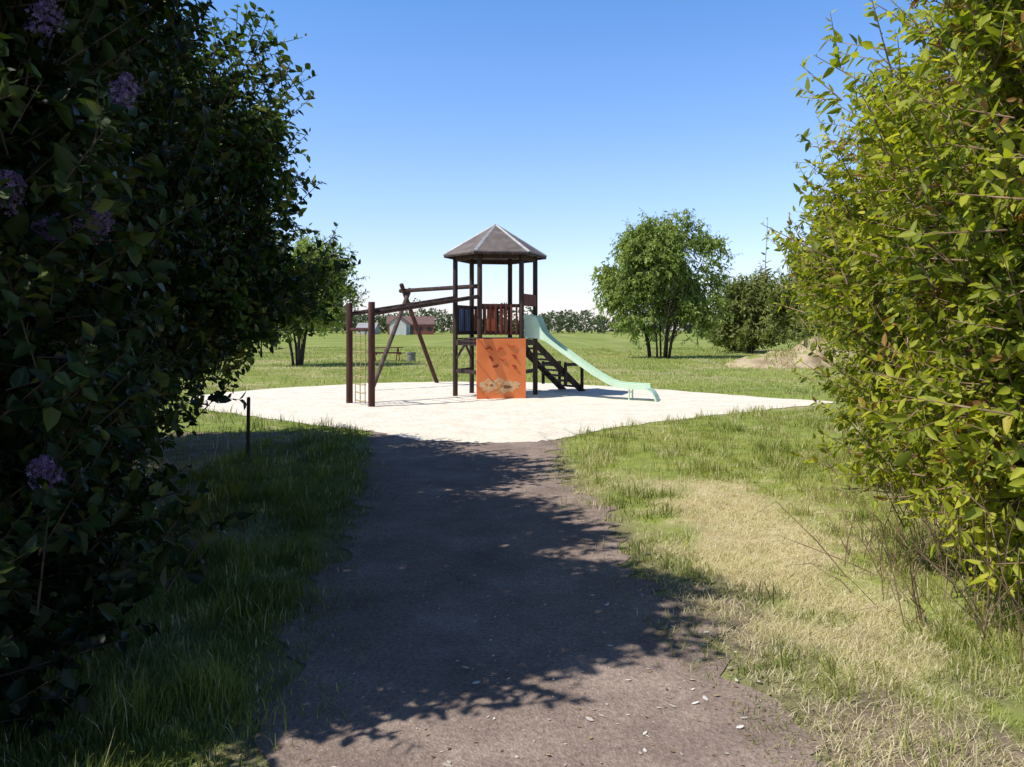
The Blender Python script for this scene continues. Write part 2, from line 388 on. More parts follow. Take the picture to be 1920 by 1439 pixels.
lean=np.clip(r.uniform(.15,.9,n)+s*.4*r.uniform(0,1,n),0,.96)
tint=np.clip(.38+(fbm2(x,y,.9,61)-.5)*.8+(noise2(x,y,6,64)-.5)*.3+r.normal(0,.11,n)-.20*(x<0)+.06*(x>0),0,.62)  # blades left of the path tinted darker, standing in for shade
isS=r.uniform(0,1,n)<(s*.95+.05+np.clip((noise2(x,y,1.3,62)*.5+noise2(x,y,4,63)*.5-.47)*2.4,0,.55)*(x>0))
tint=np.where(isS,r.uniform(.62,.98,n),tint)
blades(x,y,h,w,lean,tint,'grass',seed=12)
x,y,r=scatter(200000,14,70,13,.85)
k=~inpoly(x,y+r.normal(0,.08,len(x)),SP)
k&=r.uniform(0,1,len(x))<np.clip((fbm2(x,y,.6,42)-.2)*2.5,.15,1)
x=x[k];y=y[k];n=len(x)
h=(.05+.10*fbm2(x,y,.8,56))*r.uniform(.5,1.3,n)
tint=np.clip(.50+(fbm2(x,y,.25,63)-.5)*1.0+r.normal(0,.10,n),.08,.70)
tint=np.where(r.uniform(0,1,n)<.14,.74,tint)
blades(x,y,h,r.uniform(.008,.014,n)*(y/18),r.uniform(.2,.8,n),tint,'meadow_grass',seed=14)
x,y,r=scatter(330000,2.0,9.5,15,.9,.5); s=np.maximum(straw_mask(x,y),soil_mask(x,y)*.22)
k=(r.uniform(0,1,len(x))<s*1.3-.02)&(x>path_r(y)-.12)
x=x[k];y=y[k];n=len(x)
blades(x,y,r.uniform(.025,.085,n),r.uniform(.0014,.0032,n)*(1+y*.09),r.uniform(.80,.985,n),r.uniform(.68,1,n),'dry_straw',z0=r.uniform(.002,.022,n),seed=16)
x,y,r=scatter(60000,1.9,10.5,17,.9,.8)
ed=np.minimum(np.abs(x-path_l(y)),np.abs(x-path_r(y)))
k=(ed<.38)&(noise2(x,y,5,91)*.6+noise2(x,y,13,92)*.4>.55)
x=x[k];y=y[k];n=len(x)
blades(x,y,r.uniform(.02,.06,n),r.uniform(.003,.005,n),r.uniform(.3,.9,n),np.clip(r.normal(.42,.18,n)-.15*(x<0),0,1),'verge_grass',seed=18)  # left verge blades also carry shade in their tint

def flakes(n,seed,reg,size,mat,name,tr=(0,1),zz=.008,bias=.6,sx=.12):
    r=rs(seed); y=r.uniform(reg[0],reg[1],n); 
    t=r.uniform(0,1,n)**bias
    x=path_l(y)*(1-t)+path_r(y)*t+r.normal(0,sx,n)
    a=r.uniform(0,6.28,n); L=r.uniform(size[0],size[1],n); W=L*r.uniform(.3,.7,n)
    D=np.stack([np.cos(a),np.sin(a),r.uniform(-.1,.2,n)],1); S=np.stack([-np.sin(a),np.cos(a),r.uniform(-.15,.15,n)],1)
    P=np.stack([x,y,np.full(n,zz)],1)
    v=np.stack([P,P+D*L[:,None]*.35+S*W[:,None]*.5,P+D*L[:,None]*.7+S*W[:,None]*.4,P+D*L[:,None]+[0,0,.002],P+D*L[:,None]*.7-S*W[:,None]*.4,P+D*L[:,None]*.35-S*W[:,None]*.5],1)
    i=np.arange(n)*6
    f=np.concatenate([np.stack([i,i+1,i+2,i+3],1),np.stack([i,i+3,i+4,i+5],1)])
    obj(name,build(name,v.reshape(-1,3),[f],mat,{'tint':np.repeat(r.uniform(tr[0],tr[1],n),6)}),kind='stuff')
M_petal=leafmat('pale_petal',[(0,(.40,.33,.27)),(.5,(.65,.58,.52)),(1,(.82,.79,.77))],.15,.7,1)
M_dead=leafmat('dead_leaf',[(0,(.16,.10,.06)),(.5,(.34,.24,.14)),(1,(.55,.43,.26))],.15,.7,1)
flakes(560,21,(1.9,9),(.008,.022),M_petal,'fallen_petals')
flakes(50,25,(1.9,5),(.02,.05),M_petal,'fallen_blossom',bias=.4)
flakes(700,22,(1.9,10),(.01,.03),M_dead,'dead_leaves',sx=.3,bias=.45)
def pebbles(n,seed):
    r=rs(seed); y=1.9*(9/1.9)**r.uniform(0,1,n); t=r.uniform(0,1,n); x=path_l(y)*(1-t)+path_r(y)*t
    s=r.uniform(.002,.0065,n)
    o=np.array([[1,0,0],[0,1,0],[-1,0,0],[0,-1,0],[0,0,.7]])
    a=r.uniform(0,6.28,n); ca,sa=np.cos(a),np.sin(a)
    v=np.empty((n,5,3))
    for k in range(5):
        ox,oy,oz=o[k]; ox=ox*r.uniform(.7,1.3,n); oy=oy*r.uniform(.7,1.3,n)
        v[:,k,0]=x+s*(ox*ca-oy*sa); v[:,k,1]=y+s*(ox*sa+oy*ca); v[:,k,2]=.003+s*oz
    i=np.arange(n)*5
    f=np.concatenate([np.stack([i+j,i+(j+1)%4,i+4],1) for j in range(4)])
    obj('gravel',build('gravel',v.reshape(-1,3),[f],M_peb,{'tint':np.repeat(r.uniform(0,1,n),5)}),kind='stuff')
M_peb=leafmat('pebble',[(0,(.13,.10,.085)),(.7,(.28,.215,.18)),(1,(.46,.38,.33))],.0,.8,1)
pebbles(14000,23)

# ------------------------------------------------------------ foliage
def foliage(seed,lobes,n_tw,per,LL,LW,TL,upb=.35,gapf=1.6,gap=.30,zmin=.15,bias=.45,droop=.15,sz=.22,shoots=0,scat=.55,brown=.84,tb=0):
    r=rs(seed); lob=np.array(lobes,float)
    wt=(lob[:,3]*lob[:,4]*lob[:,5])**(.75); wt/=wt.sum()
    m=int(n_tw*2.6)
    li=r.choice(len(lob),m,p=wt); u=unit(r.normal(0,1,(m,3)))
    rr=r.uniform(.12,1,m)**bias
    bump=1+(noise3(u*2.6+lob[li,:3]*1.3,1.0,seed)-.5)*2*sz+(noise3(u*7+lob[li,:3],1.0,seed+5)-.5)*sz*1.4
    p=lob[li,:3]+u*lob[li,3:6]*(rr*bump)[:,None]
    g=noise3(p,gapf,seed+9)*.6+noise3(p,gapf*2.7,seed+10)*.4
    k=(g>gap)&(p[:,2]>zmin); p=p[k][:n_tw];u=u[k][:n_tw];rr=rr[k][:n_tw]
    nt=len(p)
    d=unit(u*1.0+np.array([0,0,upb*2])+r.normal(0,scat,(nt,3)))
    tl=TL*r.uniform(.5,1.5,nt)
    if shoots:
        q=r.choice(nt,shoots,replace=False); q=q[p[q,2]>1.8]; tl[q]*=2.0; d[q]=unit(d[q]*.7+np.array([0,0,1.0]))
    a=p-d*(tl*.5)[:,None]; b=p+d*(tl*.5)[:,None]
    N=nt*per; ti=np.repeat(np.arange(nt),per)
    t=np.tile((np.arange(per)+.5)/per,nt)+r.normal(0,.04,N)
    base=a[ti]+d[ti]*(tl[ti]*t)[:,None]
    q=r.normal(0,1,(N,3)); q=unit(q-d[ti]*(q*d[ti]).sum(1,keepdims=True))
    ld=unit(d[ti]*.55+q*.9+np.array([0,0,-droop])+r.normal(0,.15,(N,3)))
    nn=np.array([0,0,.7])+u[ti]*.5+r.normal(0,.55,(N,3)); nn=unit(nn-ld*(nn*ld).sum(1,keepdims=True))
    sd=np.cross(nn,ld); L=LL*r.uniform(.5,1.35,N)*(1-.25*t); W=LW*r.uniform(.7,1.2,N)*(L/LL)
    L=L[:,None];W=W[:,None]
    curl=-nn*L*.18*r.uniform(0,1.5,(N,1))
    v=np.stack([base,base+ld*L*.3+sd*W*.5+nn*W*.16,base+ld*L*.68+sd*W*.36+nn*W*.12+curl*.5,base+ld*L+curl,base+ld*L*.68-sd*W*.36+nn*W*.12+curl*.5,base+ld*L*.3-sd*W*.5+nn*W*.16],1)
    i=np.arange(N)*6
    f=np.concatenate([np.stack([i,i+1,i+2,i+3],1),np.stack([i,i+3,i+4,i+5],1)])
    tint=np.clip(.42+tb+(noise3(base,.9,seed+20)-.5)*.6+(noise3(base,3.5,seed+21)-.5)*.5+r.normal(0,.15,N)+.2*(t-.5),0,.88)
    bad=(r.uniform(0,1,N)<.02)|((noise3(base,2.2,seed+30)>brown)&(r.uniform(0,1,N)<.5)); tint=np.where(bad,r.uniform(.9,1,N),tint)
    rad=np.clip(.0022+.0025*tl/.4,.002,.006)[:,None]*(LL/.07)**.7
    e1=np.cross(d,np.array([.3,.2,.9])); e1=unit(e1); e2=np.cross(d,e1)
    tv=[]
    for (c_,s_) in ((1,0),(-.5,.87),(-.5,-.87)): tv.append(a+(e1*c_+e2*s_)*rad)
    for (c_,s_) in ((1,0),(-.5,.87),(-.5,-.87)): tv.append(b+(e1*c_+e2*s_)*rad*.35)
    tv=np.stack(tv,1); j=np.arange(nt)*6
    tf=np.concatenate([np.stack([j+0,j+1,j+4,j+3],1),np.stack([j+1,j+2,j+5,j+4],1),np.stack([j+2,j+0,j+3,j+5],1)])
    return v.reshape(-1,3),f,np.repeat(tint,6),tv.reshape(-1,3),tf,a
def limbs(seed,n_stem,H,spread,r0,targets,n_br=60,base_r=.25):
    rg=random.Random(seed); mb=MB(); stems=[]
    for i in range(n_stem):
        an=2*math.pi*i/n_stem+rg.uniform(-.4,.4); b=base_r*rg.uniform(.2,1)
        x0,y0=math.cos(an)*b,math.sin(an)*b
        h=H*rg.uniform(.7,1); sp=spread*rg.uniform(.3,1)
        pts=[];K=7
        for k in range(K):
            t=k/(K-1)
            pts.append((x0+math.cos(an)*sp*t**1.5+rg.uniform(-.05,.05)*H*.2*t,y0+math.sin(an)*sp*t**1.5+rg.uniform(-.05,.05)*H*.2*t,-.05+h*t))
        rr=[r0*rg.uniform(.7,1)*(1-.8*k/(K-1)) for k in range(K)]
        mb.tube(pts,rr,7,.08,seed+i); stems.append(pts)
    for i in range(n_br):
        s=rg.choice(stems); k=rg.randint(1,5); p=Vector(s[k])
        best=None
        for _ in range(25):
            q=Vector(targets[rg.randrange(len(targets))])
            if q.z<p.z-.1: continue
            if best is None or (q-p).length<(best-p).length: best=q
        if best is None or (best-p).length>H*.45: continue
        mid=p.lerp(best,.5)+Vector((rg.uniform(-.1,.1),rg.uniform(-.1,.1),rg.uniform(0,.15)))*H*.1
        rb=r0*.32*(1-.1*k)
        mb.tube([p,p.lerp(mid,.5),mid,best],[rb,rb*.75,rb*.5,rb*.2],5,.05,i,False)
    return mb
def shrub(name,loc,label,cat,group,seed,lobes,leafm,barkm,n_tw,per,LL,LW,TL,stems=(7,3,1,.05),nbr=60,extra=None,base_r=.25,**kw):
    E=empty(name,loc,label,cat,group)
    v,f,t,tv,tf,a=foliage(seed,lobes,n_tw,per,LL,LW,TL,**kw)
    obj('crown',build('crown',v,[f],leafm,{'tint':t}),E)
    mb=limbs(seed,stems[0],stems[1],stems[2],stems[3],[tuple(q) for q in a[::37]],nbr,base_r)
    if extra: extra(mb)
    V=np.array(mb.v); base=len(V)
    allv=np.concatenate([V,tv]); fl=[]
    fl.append(np.array([g for g in mb.f if len(g)==4])); fl.append(tf+base)
    for g in mb.f:
        if len(g)!=4: fl.append(np.array([g]))
    obj('trunk',build('trunk',allv,fl,barkm,None,True),E)
    return E
GL='lilac bushes along the path'
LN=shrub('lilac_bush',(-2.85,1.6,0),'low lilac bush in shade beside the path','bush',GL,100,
  [(0,0,.9,.9,.9,.9),(.1,.2,.5,1.0,.9,.5),(-.3,0,1.6,.7,.7,.6)],M_lilac_shade,M_bark,1600,12,.092,.060,.36,(7,1.8,.7,.03),30,gap=.38,shoots=5,zmin=.03)
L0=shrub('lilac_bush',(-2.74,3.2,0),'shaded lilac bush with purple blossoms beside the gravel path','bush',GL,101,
  [(0,0,2.4,1.15,.95,1.6),(.12,.15,3.85,1.05,.85,1.1),(.1,-.1,1.2,.95,.85,.8),(.1,-.1,.6,1.15,1.0,.6)],M_lilac_shade,M_bark,4400,12,.092,.060,.36,(8,3.8,.8,.04),60,gap=.39,shoots=20,zmin=.03,sz=.24,brown=.95)
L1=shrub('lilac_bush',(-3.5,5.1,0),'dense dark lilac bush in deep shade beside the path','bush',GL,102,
  [(0,0,3.0,1.6,1.6,2.0),(-.1,-.1,4.3,1.35,1.3,1.15),(.0,0,1.3,1.3,1.3,.9),(-.2,0,.6,1.25,1.3,.6)],M_lilac_shade,M_bark,4900,12,.092,.060,.38,(9,4.3,1.2,.05),70,gap=.40,shoots=20,zmin=.03,sz=.28)
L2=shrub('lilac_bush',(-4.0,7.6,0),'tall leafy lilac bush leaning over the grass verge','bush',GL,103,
  [(0,0,3.2,1.8,1.7,1.5),(-.6,0,4.2,1.3,1.3,1.0),(.85,.1,3.2,1.15,1.1,.95),(-.3,.2,1.5,1.5,1.5,.9),(.8,-.1,2.2,1.25,1.1,.8)],M_lilac_sun,M_bark,4900,12,.10,.062,.42,(9,4.6,1.4,.055),80,gap=.42,shoots=50,sz=.38,zmin=.45)
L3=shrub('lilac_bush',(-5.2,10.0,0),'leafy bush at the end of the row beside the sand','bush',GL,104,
  [(0,0,2.4,1.8,1.6,1.2),(-.6,0,3.2,1.3,1.3,1.0),(.8,.1,1.8,1.4,1.3,.8),(1.6,-.2,2.3,1.3,1.1,.95),(-.4,0,.8,1.3,1.2,.7)],M_lilac_sun,M_bark,4400,12,.105,.065,.44,(8,3.4,1.3,.05),60,gap=.41,shoots=30,sz=.36,zmin=.45)
GR='shrubs along the sunny side of the path'
def lowstems(seed,n,sp,h):
    def fn(mb):
        rg=random.Random(seed)
        for i in range(n):
            a=rg.uniform(0,6.28); b=sp*rg.uniform(.1,1)**.5; x0,y0=math.cos(a)*b,math.sin(a)*b
            dx,dy=rg.gauss(0,.20)+x0*.08,rg.gauss(0,.20)+y0*.08; hh=h*rg.uniform(.2,1.0)
            pts=[(x0,y0,-.02),(x0+dx*.35+rg.gauss(0,.03),y0+dy*.35,hh*.4),(x0+dx*.8,y0+dy*.8+rg.gauss(0,.03),hh*.8),(x0+dx*1.2+rg.gauss(0,.08),y0+dy*1.2,hh*rg.uniform(.6,1.1))]
            rr=rg.uniform(.0018,.0048); mb.tube(pts,[rr,rr*.85,rr*.6,rr*.3],5,.05,i,False)
    return fn
R0=shrub('shrub',(3.65,4.45,0),'sunlit yellow-green shrub with bare tan stems at its base','shrub',GR,201,
  [(0,0,2.5,1.55,1.5,1.7),(.15,.2,3.9,1.35,1.3,1.2),(.0,-.1,1.3,1.5,1.4,.95),(.05,0,.75,1.4,1.25,.6),(.2,-.2,.35,1.2,1.0,.35)],M_shrub,M_twig,7000,12,.100,.042,.36,(12,3.6,1.1,.022),80,lowstems(5,520,1.6,.85),gap=.40,gapf=1.9,shoots=50,zmin=.06,sz=.32,brown=.80)
R1=shrub('shrub',(4.7,6.9,0),'tall sunlit shrub with bright yellow-green leaves','shrub',GR,202,
  [(0,0,2.7,1.8,1.7,1.9),(.1,0,4.0,1.4,1.4,1.2),(0,0,1.1,1.65,1.5,.95),(-.6,0,3.2,1.3,1.2,1.0),(-.7,0,2.4,1.3,1.2,.9),(0,0,.5,1.65,1.4,.5)],M_shrub,M_twig,6400,12,.102,.043,.38,(12,3.8,1.3,.022),80,lowstems(6,200,1.7,.6),gap=.40,gapf=1.8,shoots=50,zmin=.03,sz=.34,brown=.82)
R2=shrub('shrub',(5.85,9.8,0),'leafy sunlit shrub growing from rough grass','shrub',GR,203,
  [(0,0,2.1,1.8,1.8,1.6),(.1,0,3.2,1.4,1.4,1.0),(0,0,1.1,1.65,1.6,.9),(-1.1,0,2.6,1.2,1.2,.75),(0,0,.5,1.7,1.6,.5)],M_shrub,M_twig,4700,12,.105,.044,.40,(10,3.2,1.4,.022),60,None,gap=.41,shoots=40,zmin=.05,sz=.36)
R3=shrub('shrub',(7.5,13.2,0),'rounded green shrub beside the pale sand','shrub',GR,204,
  [(0,0,1.9,2.0,1.9,1.5),(-.6,0,2.7,1.5,1.4,1.0),(.2,0,1.0,1.8,1.7,.8),(-1.4,.3,2.4,1.1,1.0,.8)],M_shrub,M_twig,4200,12,.11,.05,.44,(10,3.0,1.6,.022),60,None,gap=.41,shoots=20,zmin=.05,sz=.36)

def panicle(parent,p,L,w,dirv,seed):
    r=rs(seed); n=230; t=r.uniform(0,1,n); a=r.uniform(0,6.28,n)
    D=Vector(dirv).normalized(); A=D.orthogonal().normalized(); B=D.cross(A)
    D=np.array(D);A=np.array(A);B=np.array(B)
    lump=.65+.7*noise3(np.stack([np.cos(a)*1.5,np.sin(a)*1.5,t*4],1),1.3,seed)
    rad=w*np.sin(np.clip(t*.85+.15,0,1)*np.pi)**.5*(1-.3*t)*r.uniform(.45,1.15,n)*.5*lump
    O=A*np.cos(a)[:,None]+B*np.sin(a)[:,None]
    c=D*(t*L)[:,None]+O*rad[:,None]
    nn=unit(O+D*.3+r.normal(0,.5,(n,3))); e=unit(np.cross(nn,[.3,.5,.8])); g=np.cross(nn,e); s=.0085
    vs=[c]
    for k in range(4):
        th=k*np.pi/2
        d1=e*math.cos(th)+g*math.sin(th); d2=e*math.cos(th+.42)+g*math.sin(th+.42); d0=e*math.cos(th-.42)+g*math.sin(th-.42)
        vs+=[c+d0*s*.8+nn*.001,c+d1*s*1.15+nn*.003,c+d2*s*.8+nn*.001]
    v=np.stack(vs,1).reshape(-1,3); i=np.arange(n)*13
    f=np.concatenate([np.stack([i,i+1+3*k,i+2+3*k,i+3+3*k],1) for k in range(4)])
    lp=Vector(p)-parent.location
    obj('flower_cluster',build('flower_cluster',v,[f],M_flower,{'tint':np.repeat(np.clip(r.normal(.45,.25,n),0,1),13)}),parent,lp)
for i,(p,L,w,d) in enumerate([((-1.68,3.06,1.99),.15,.14,(.7,-.5,.4)),((-1.88,2.84,2.05),.16,.16,(.5,-.4,.6)),((-1.80,3.12,1.98),.12,.12,(-.9,-.4,.3)),
    ((-1.72,2.85,1.04),.13,.11,(.3,-.6,.8)),((-1.84,3.02,2.76),.15,.13,(.4,-.4,.7)),((-1.62,3.2,2.53),.14,.12,(.5,-.5,.8))]):
    panicle(L0,p,L,w,d,300+i)

# far trees
shrub('willow_tree',(8.3,43,0),'airy multi-stemmed green willow tree standing in the meadow','tree',None,401,
  [(-.2,0,5.2,2.4,2.2,2.1),(-2.0,0,3.8,1.6,1.6,1.6),(2.0,.2,4.2,1.6,1.6,1.9),(.6,0,6.7,1.8,1.8,1.3),(-1.4,0,6.2,1.5,1.5,1.3),(1.6,-.5,2.2,1.5,1.2,1.3),(2.3,0,5.9,1.2,1.2,1.0),(-.9,-.6,2.2,1.6,1.2,1.4),(-3.0,0,4.9,.9,.9,.8),(2.9,0,2.6,.9,.9,1.0),(.2,-.6,3.2,1.6,1.2,1.2)],M_willow,M_bark,3200,11,.26,.105,.95,(10,6.0,2.3,.075),110,None,.8,gap=.465,gapf=.75,zmin=.5,upb=-.1,droop=.7,sz=.40,bias=.5)
shrub('tree',(-9.4,34,0),'small spreading green tree at the edge of the meadow','tree',None,402,
  [(0,0,3.7,2.1,2.0,1.7),(1.3,0,2.8,1.4,1.4,1.1),(-.8,0,2.8,1.9,1.6,1.3),(-.3,0,4.9,1.2,1.2,1.0),(1.2,0,4.2,1.0,1.0,.9)],M_willow,M_bark,2000,11,.22,.10,.85,(5,4.2,1.7,.09),70,None,gap=.47,gapf=.8,zmin=.8,upb=.1,droop=.3,sz=.42)
for i,(px,py_,s_,lab) in enumerate([(15.9,52,1.15,'loose bushy green tree beyond the heap of earth'),(19.2,48,1.45,'broad green tree beyond the heap of earth'),(18.0,40,1.15,'tall leafy green tree at the meadow edge'),(16.6,56,.8,'low green bush beyond the heap of earth')]):
    shrub('tree',(px,py_,0),lab,'tree','trees at the meadow edge',410+i,
      [(-.3,0,2.6*s_,1.4*s_,1.5*s_,1.3*s_),(1.6,0,2.3*s_,1.5,1.4,1.5*s_),(-1.5*s_,0,1.8*s_,1.1*s_,1.2,1.2*s_),(.7,0,4.0*s_,1.1,1.1,1.0),(-.9,0,3.7*s_,.8,.8,.8),(-.2,-.4,1.1*s_,2.0*s_,1.5,.8)],M_tree,M_bark,1500,11,.28,.13,.9,(7,3.4,1.6,.05),50,None,gap=.46,gapf=.8,zmin=.1,sz=.5)

def treeline():
    r=rs(77); P=[]
    for i in range(380):
        xx=-330+i*1.8+r.uniform(-1,1); yy=300+r.uniform(-15,25)
        big=.66+1.2*fbm2(np.array([xx]),np.array([0.]),.045,3)[0]+(.9 if r.uniform()<.07 else 0)+r.uniform(-.1,.15)
        hh=6.6*big; w=r.uniform(2.4,4.8)
        m=190; u=unit(r.normal(0,1,(m,3))); q=r.uniform(.3,1,m)**.4
        P.append(np.stack([xx+u[:,0]*w*q,yy+u[:,1]*w*q,hh*.5+u[:,2]*hh*.5*q],1))
    P=np.concatenate(P); n=len(P)
    a=unit(r.normal(0,1,(n,3))); b=unit(np.cross(a,r.normal(0,1,(n,3)))); s=r.uniform(.35,.8,(n,1))
    v=np.stack([P-a*s,P+b*s*.6,P+a*s,P-b*s*.6],1).reshape(-1,3); i=np.arange(n)*4
    obj('treeline',build('treeline',v,[np.stack([i,i+1,i+2,i+3],1)],M_far,{'tint':np.repeat(r.uniform(0,1,n),4)}),kind='stuff')
treeline()

def mound():
    n=110;m=50
    u,w=np.meshgrid(np.linspace(-1,1,n),np.linspace(-1,1,m)); u=u.ravel();w=w.ravel(); d=np.sqrt(u*u+w*w)
    x=u*4.0;y=w*2.4
    z=np.clip(1-d**2.2,0,1)*1.3*(.78+.22*np.sin(u*5+.8))+(fbm2(x+40,y,1.0,8)-.5)*.6*np.clip(1.1-d,0,1)+(fbm2(x+40,y,4,9)-.5)*.26*np.clip(1.05-d,0,1)-.05
    ii=np.arange(n*m).reshape(m,n)
    F=np.stack([ii[:-1,:-1].ravel(),ii[:-1,1:].ravel(),ii[1:,1:].ravel(),ii[1:,:-1].ravel()],1)
    obj('dirt_mound',build('dirt_mound',np.stack([x,y,z],1),[F],M_mound,None,True),None,(13.1,33.5,0),kind='structure')
    r=rs(88); q=r.randint(0,len(x),5000); gx_=x[q]+r.normal(0,.05,5000)+13.1; gy_=y[q]+r.normal(0,.05,5000)+33.5; gz=z[q]
    k=(noise2(gx_,gy_,.9,14)>.5)&(gz>-.02); gx_=gx_[k];gy_=gy_[k];gz=gz[k]; n2=len(gx_)
    blades(gx_,gy_,r.uniform(.10,.32,n2),r.uniform(.015,.03,n2),r.uniform(.2,.8,n2),np.clip(r.normal(.5,.15,n2),0,1),'mound_grass',z0=gz-.03,seed=19)
mound()

# ------------------------------------------------------------ play tower
TC=Vector((-.39,18.4,0)); RP=.96
T=empty('playground_tower',TC,'wooden play tower with grey hexagonal roof, orange climbing wall, mint slide','climbing tower')
def hp(deg,r=RP,z=0): return Vector((math.cos(R(deg))*r,math.sin(R(deg))*r,z))
A0=9.2
PA=[A0+60*k for k in range(6)]
for i,a in enumerate(PA):
    mb=MB(); mb.log(hp(a,z=-.05),hp(a,z=3.36),.058,14,i); obj('post',mb.mesh('post',M_wood,True),T)
ap=RP*math.cos(R(30))
fdir=Vector((math.cos(R(A0-30+300)),math.sin(R(A0-30+300)),0))
fs_=Vector((-fdir.y,fdir.x,0))
mb=MB()
for k in range(10):
    v=-ap+ (k+.5)*(2*ap/10)
    half=RP-abs(v)*math.tan(R(30))-.02
    mb.box(fdir*v+Vector((0,0,1.385)),half*2,2*ap/10-.008,.035,fs_)
obj('platform',mb.mesh('platform',M_deck),T)
def edge(a0,a1,z,sh=.12,th=.045,mat=M_wood,name='beam',r=RP,parent=T,trim=.05):
    p=hp(a0,r);q=hp(a1,r); c=(p+q)/2; L=(q-p).length-2*trim
    m_b=MB(); m_b.box(c+Vector((0,0,z)),L,th,sh,(q-p)); return obj(name,m_b.mesh(name,mat),parent)
for k in range(6):
    edge(PA[k],PA[k]+60,1.29,.13); edge(PA[k],PA[k]+60,3.27,.11)
for k in (2,3,5): edge(PA[k],PA[k]+60,.62,.09)
for k in range(6):
    mb=MB(); p=hp(PA[k]);q=hp(PA[k]+60); mb.box(p.lerp(q,.22)+Vector((0,0,1.08)),.46,.035,.06,(q-p).normalized()+Vector((0,0,1.0)))
    obj('brace',mb.mesh('brace',M_wood),T)
mb=MB(); er,ez,az=1.235,3.36,4.10
ap_=Vector((0,0,az))
vs=[hp(a,er,ez) for a in PA]+[ap_]+[hp(a,er,ez-.035) for a in PA]+[Vector((0,0,az-.06))]
fs=[(k,(k+1)%6,6) for k in range(6)]+[(7+(k+1)%6,7+k,13) for k in range(6)]+[(k,7+k,7+(k+1)%6,(k+1)%6) for k in range(6)]
mb.add(vs,fs); roof=obj('roof',mb.mesh('roof',M_roof),T)
for k,a in enumerate(PA):
    mb=MB(); p=hp(a,er+.015,ez+.004);q=Vector((0,0,az+.01))
    d=(q-p); side=Vector((-math.sin(R(a)),math.cos(R(a)),0)); w0=.045
    up=d.cross(side).normalized(); up=up if up.z>0 else -up
    vs=[p-side*w0-up*.016,p+up*.012,p+side*w0-up*.016,q-side*.035-up*.012,q+up*.012,q+side*.035-up*.012]
    vs+=[v-up*.006 for v in vs]
    mb.add(vs,[(0,1,4,3),(1,2,5,4),(7,6,9,10),(8,7,10,11),(0,3,9,6),(2,8,11,5),(0,6,7,1),(1,7,8,2)])
    obj('hip_flashing',mb.mesh('hip_flashing',M_metal),roof)
for k,a in enumerate(PA):
    p=hp(a,er-.01,ez-.05);q=hp(a+60,er-.01,ez-.05); mb=MB(); mb.box((p+q)/2,(q-p).length-.01,.022,.05,(q-p)); obj('fascia',mb.mesh('fascia',M_wood),roof)
def railing(a0,mats,n=7,z0=1.46,z1=2.17,w=.075):
    p=hp(a0);q=hp(a0+60);nrm=((p+q)/2).normalized(); d=(q-p).normalized(); L=(q-p).length
    mb=MB(); mb.box((p+q)/2+Vector((0,0,z1-.03)),L-.1,.04,.08,d)
    rl=obj('railing',mb.mesh('railing',M_woodred),T)
    mb=MB(); mb.box((p+q)/2+Vector((0,0,z0+.06)),L-.1,.04,.08,d); obj('lower_rail',mb.mesh('lower_rail',M_woodred),rl)
    for i in range(n):
        t=(i+.5)/n; mb=MB()
        mb.box(p+d*(.06+(L-.12)*t)+nrm*.034+Vector((0,0,(z0+z1)/2)),w,.024,z1-z0-.02,d)
        obj('slat',mb.mesh('slat',mats[i%len(mats)]),rl)
railing(249.2,[M_slatred],n=7,w=.045)
railing(69.2,[M_slat_o,M_slat_o,M_woodred],n=8,w=.085)
railing(129.2,[M_slat_b,M_slat_b,M_wood],n=7,w=.10)
p=hp(309.2);q=hp(9.2);n_=((p+q)/2).normalized();d_=(q-p).normalized()
mb=MB(); mb.box((p+q)/2+n_*.03+Vector((0,0,2.28)),.84,.03,.28,d_); 
obj('entrance_board',mb.mesh('entrance_board',M_slatred),T)
# climbing wall
fc=fdir*(ap+.085)
mb=MB(); mb.box(fc+Vector((0,0,.69)),1.13,.035,1.40,fs_,bev=.008); cw=obj('climbing_wall',mb.mesh('climbing_wall',M_orange),T)
def onpan(u,z,o=0): return fc+fs_*u+fdir*(.0175+o)+Vector((0,0,z))
def hold(pts,w):
    mb=MB(); P=[onpan(u,z,.014) for u,z in pts]
    mb.tube(P,[w*.55]+[w]*(len(P)-2)+[w*.5],8,.12,int(w*1000)); obj('climbing_hold',mb.mesh('climbing_hold',M_hold,True),cw)
sg=1 if (fs_.x>0) else -1
for pts,w in [([(-.36,1.15),(-.27,1.19),(-.20,1.13)],.024),([(-.10,1.10),(-.05,1.18),(.04,1.17)],.018),([(.14,1.24),(.24,1.20),(.34,1.24)],.016),
   ([(-.28,.99),(-.22,.93),(-.20,.87)],.026),([(-.05,.95),(.04,.90),(.10,.92)],.016),([(.24,1.03),(.32,.99),(.33,.93)],.022),
   ([(-.20,.76),(-.12,.75),(-.07,.79)],.028),([(.24,.79),(.31,.77),(.33,.70)],.024)]:
    hold([(u*sg,z) for u,z in pts],w)
mb=MB(); ol=[(-.49,.40),(-.38,.43),(-.30,.50),(-.22,.43),(-.12,.46),(-.06,.52),(.02,.48),(.08,.42),(.18,.47),(.26,.41),(.36,.42),(.45,.36),(.37,.32),(.42,.25),(.29,.24),(.26,.16),(.15,.21),(.06,.13),(-.02,.20),(-.12,.15),(-.20,.22),(-.31,.16),(-.36,.23),(-.47,.19),(-.42,.28),(-.51,.32)]
P=[onpan(u*sg,z,.003) for u,z in ol]; Q=[onpan(u*sg,z,-.002) for u,z in ol]; k=len(P)
mb.add([onpan(0,.32,.003)]+P+Q,[(0,1+i,1+(i+1)%k) for i in range(k)]+[(1+i,1+k+i,1+k+(i+1)%k,1+(i+1)%k) for i in range(k)])
obj('worn_patch',mb.mesh('worn_patch',M_patch),cw)
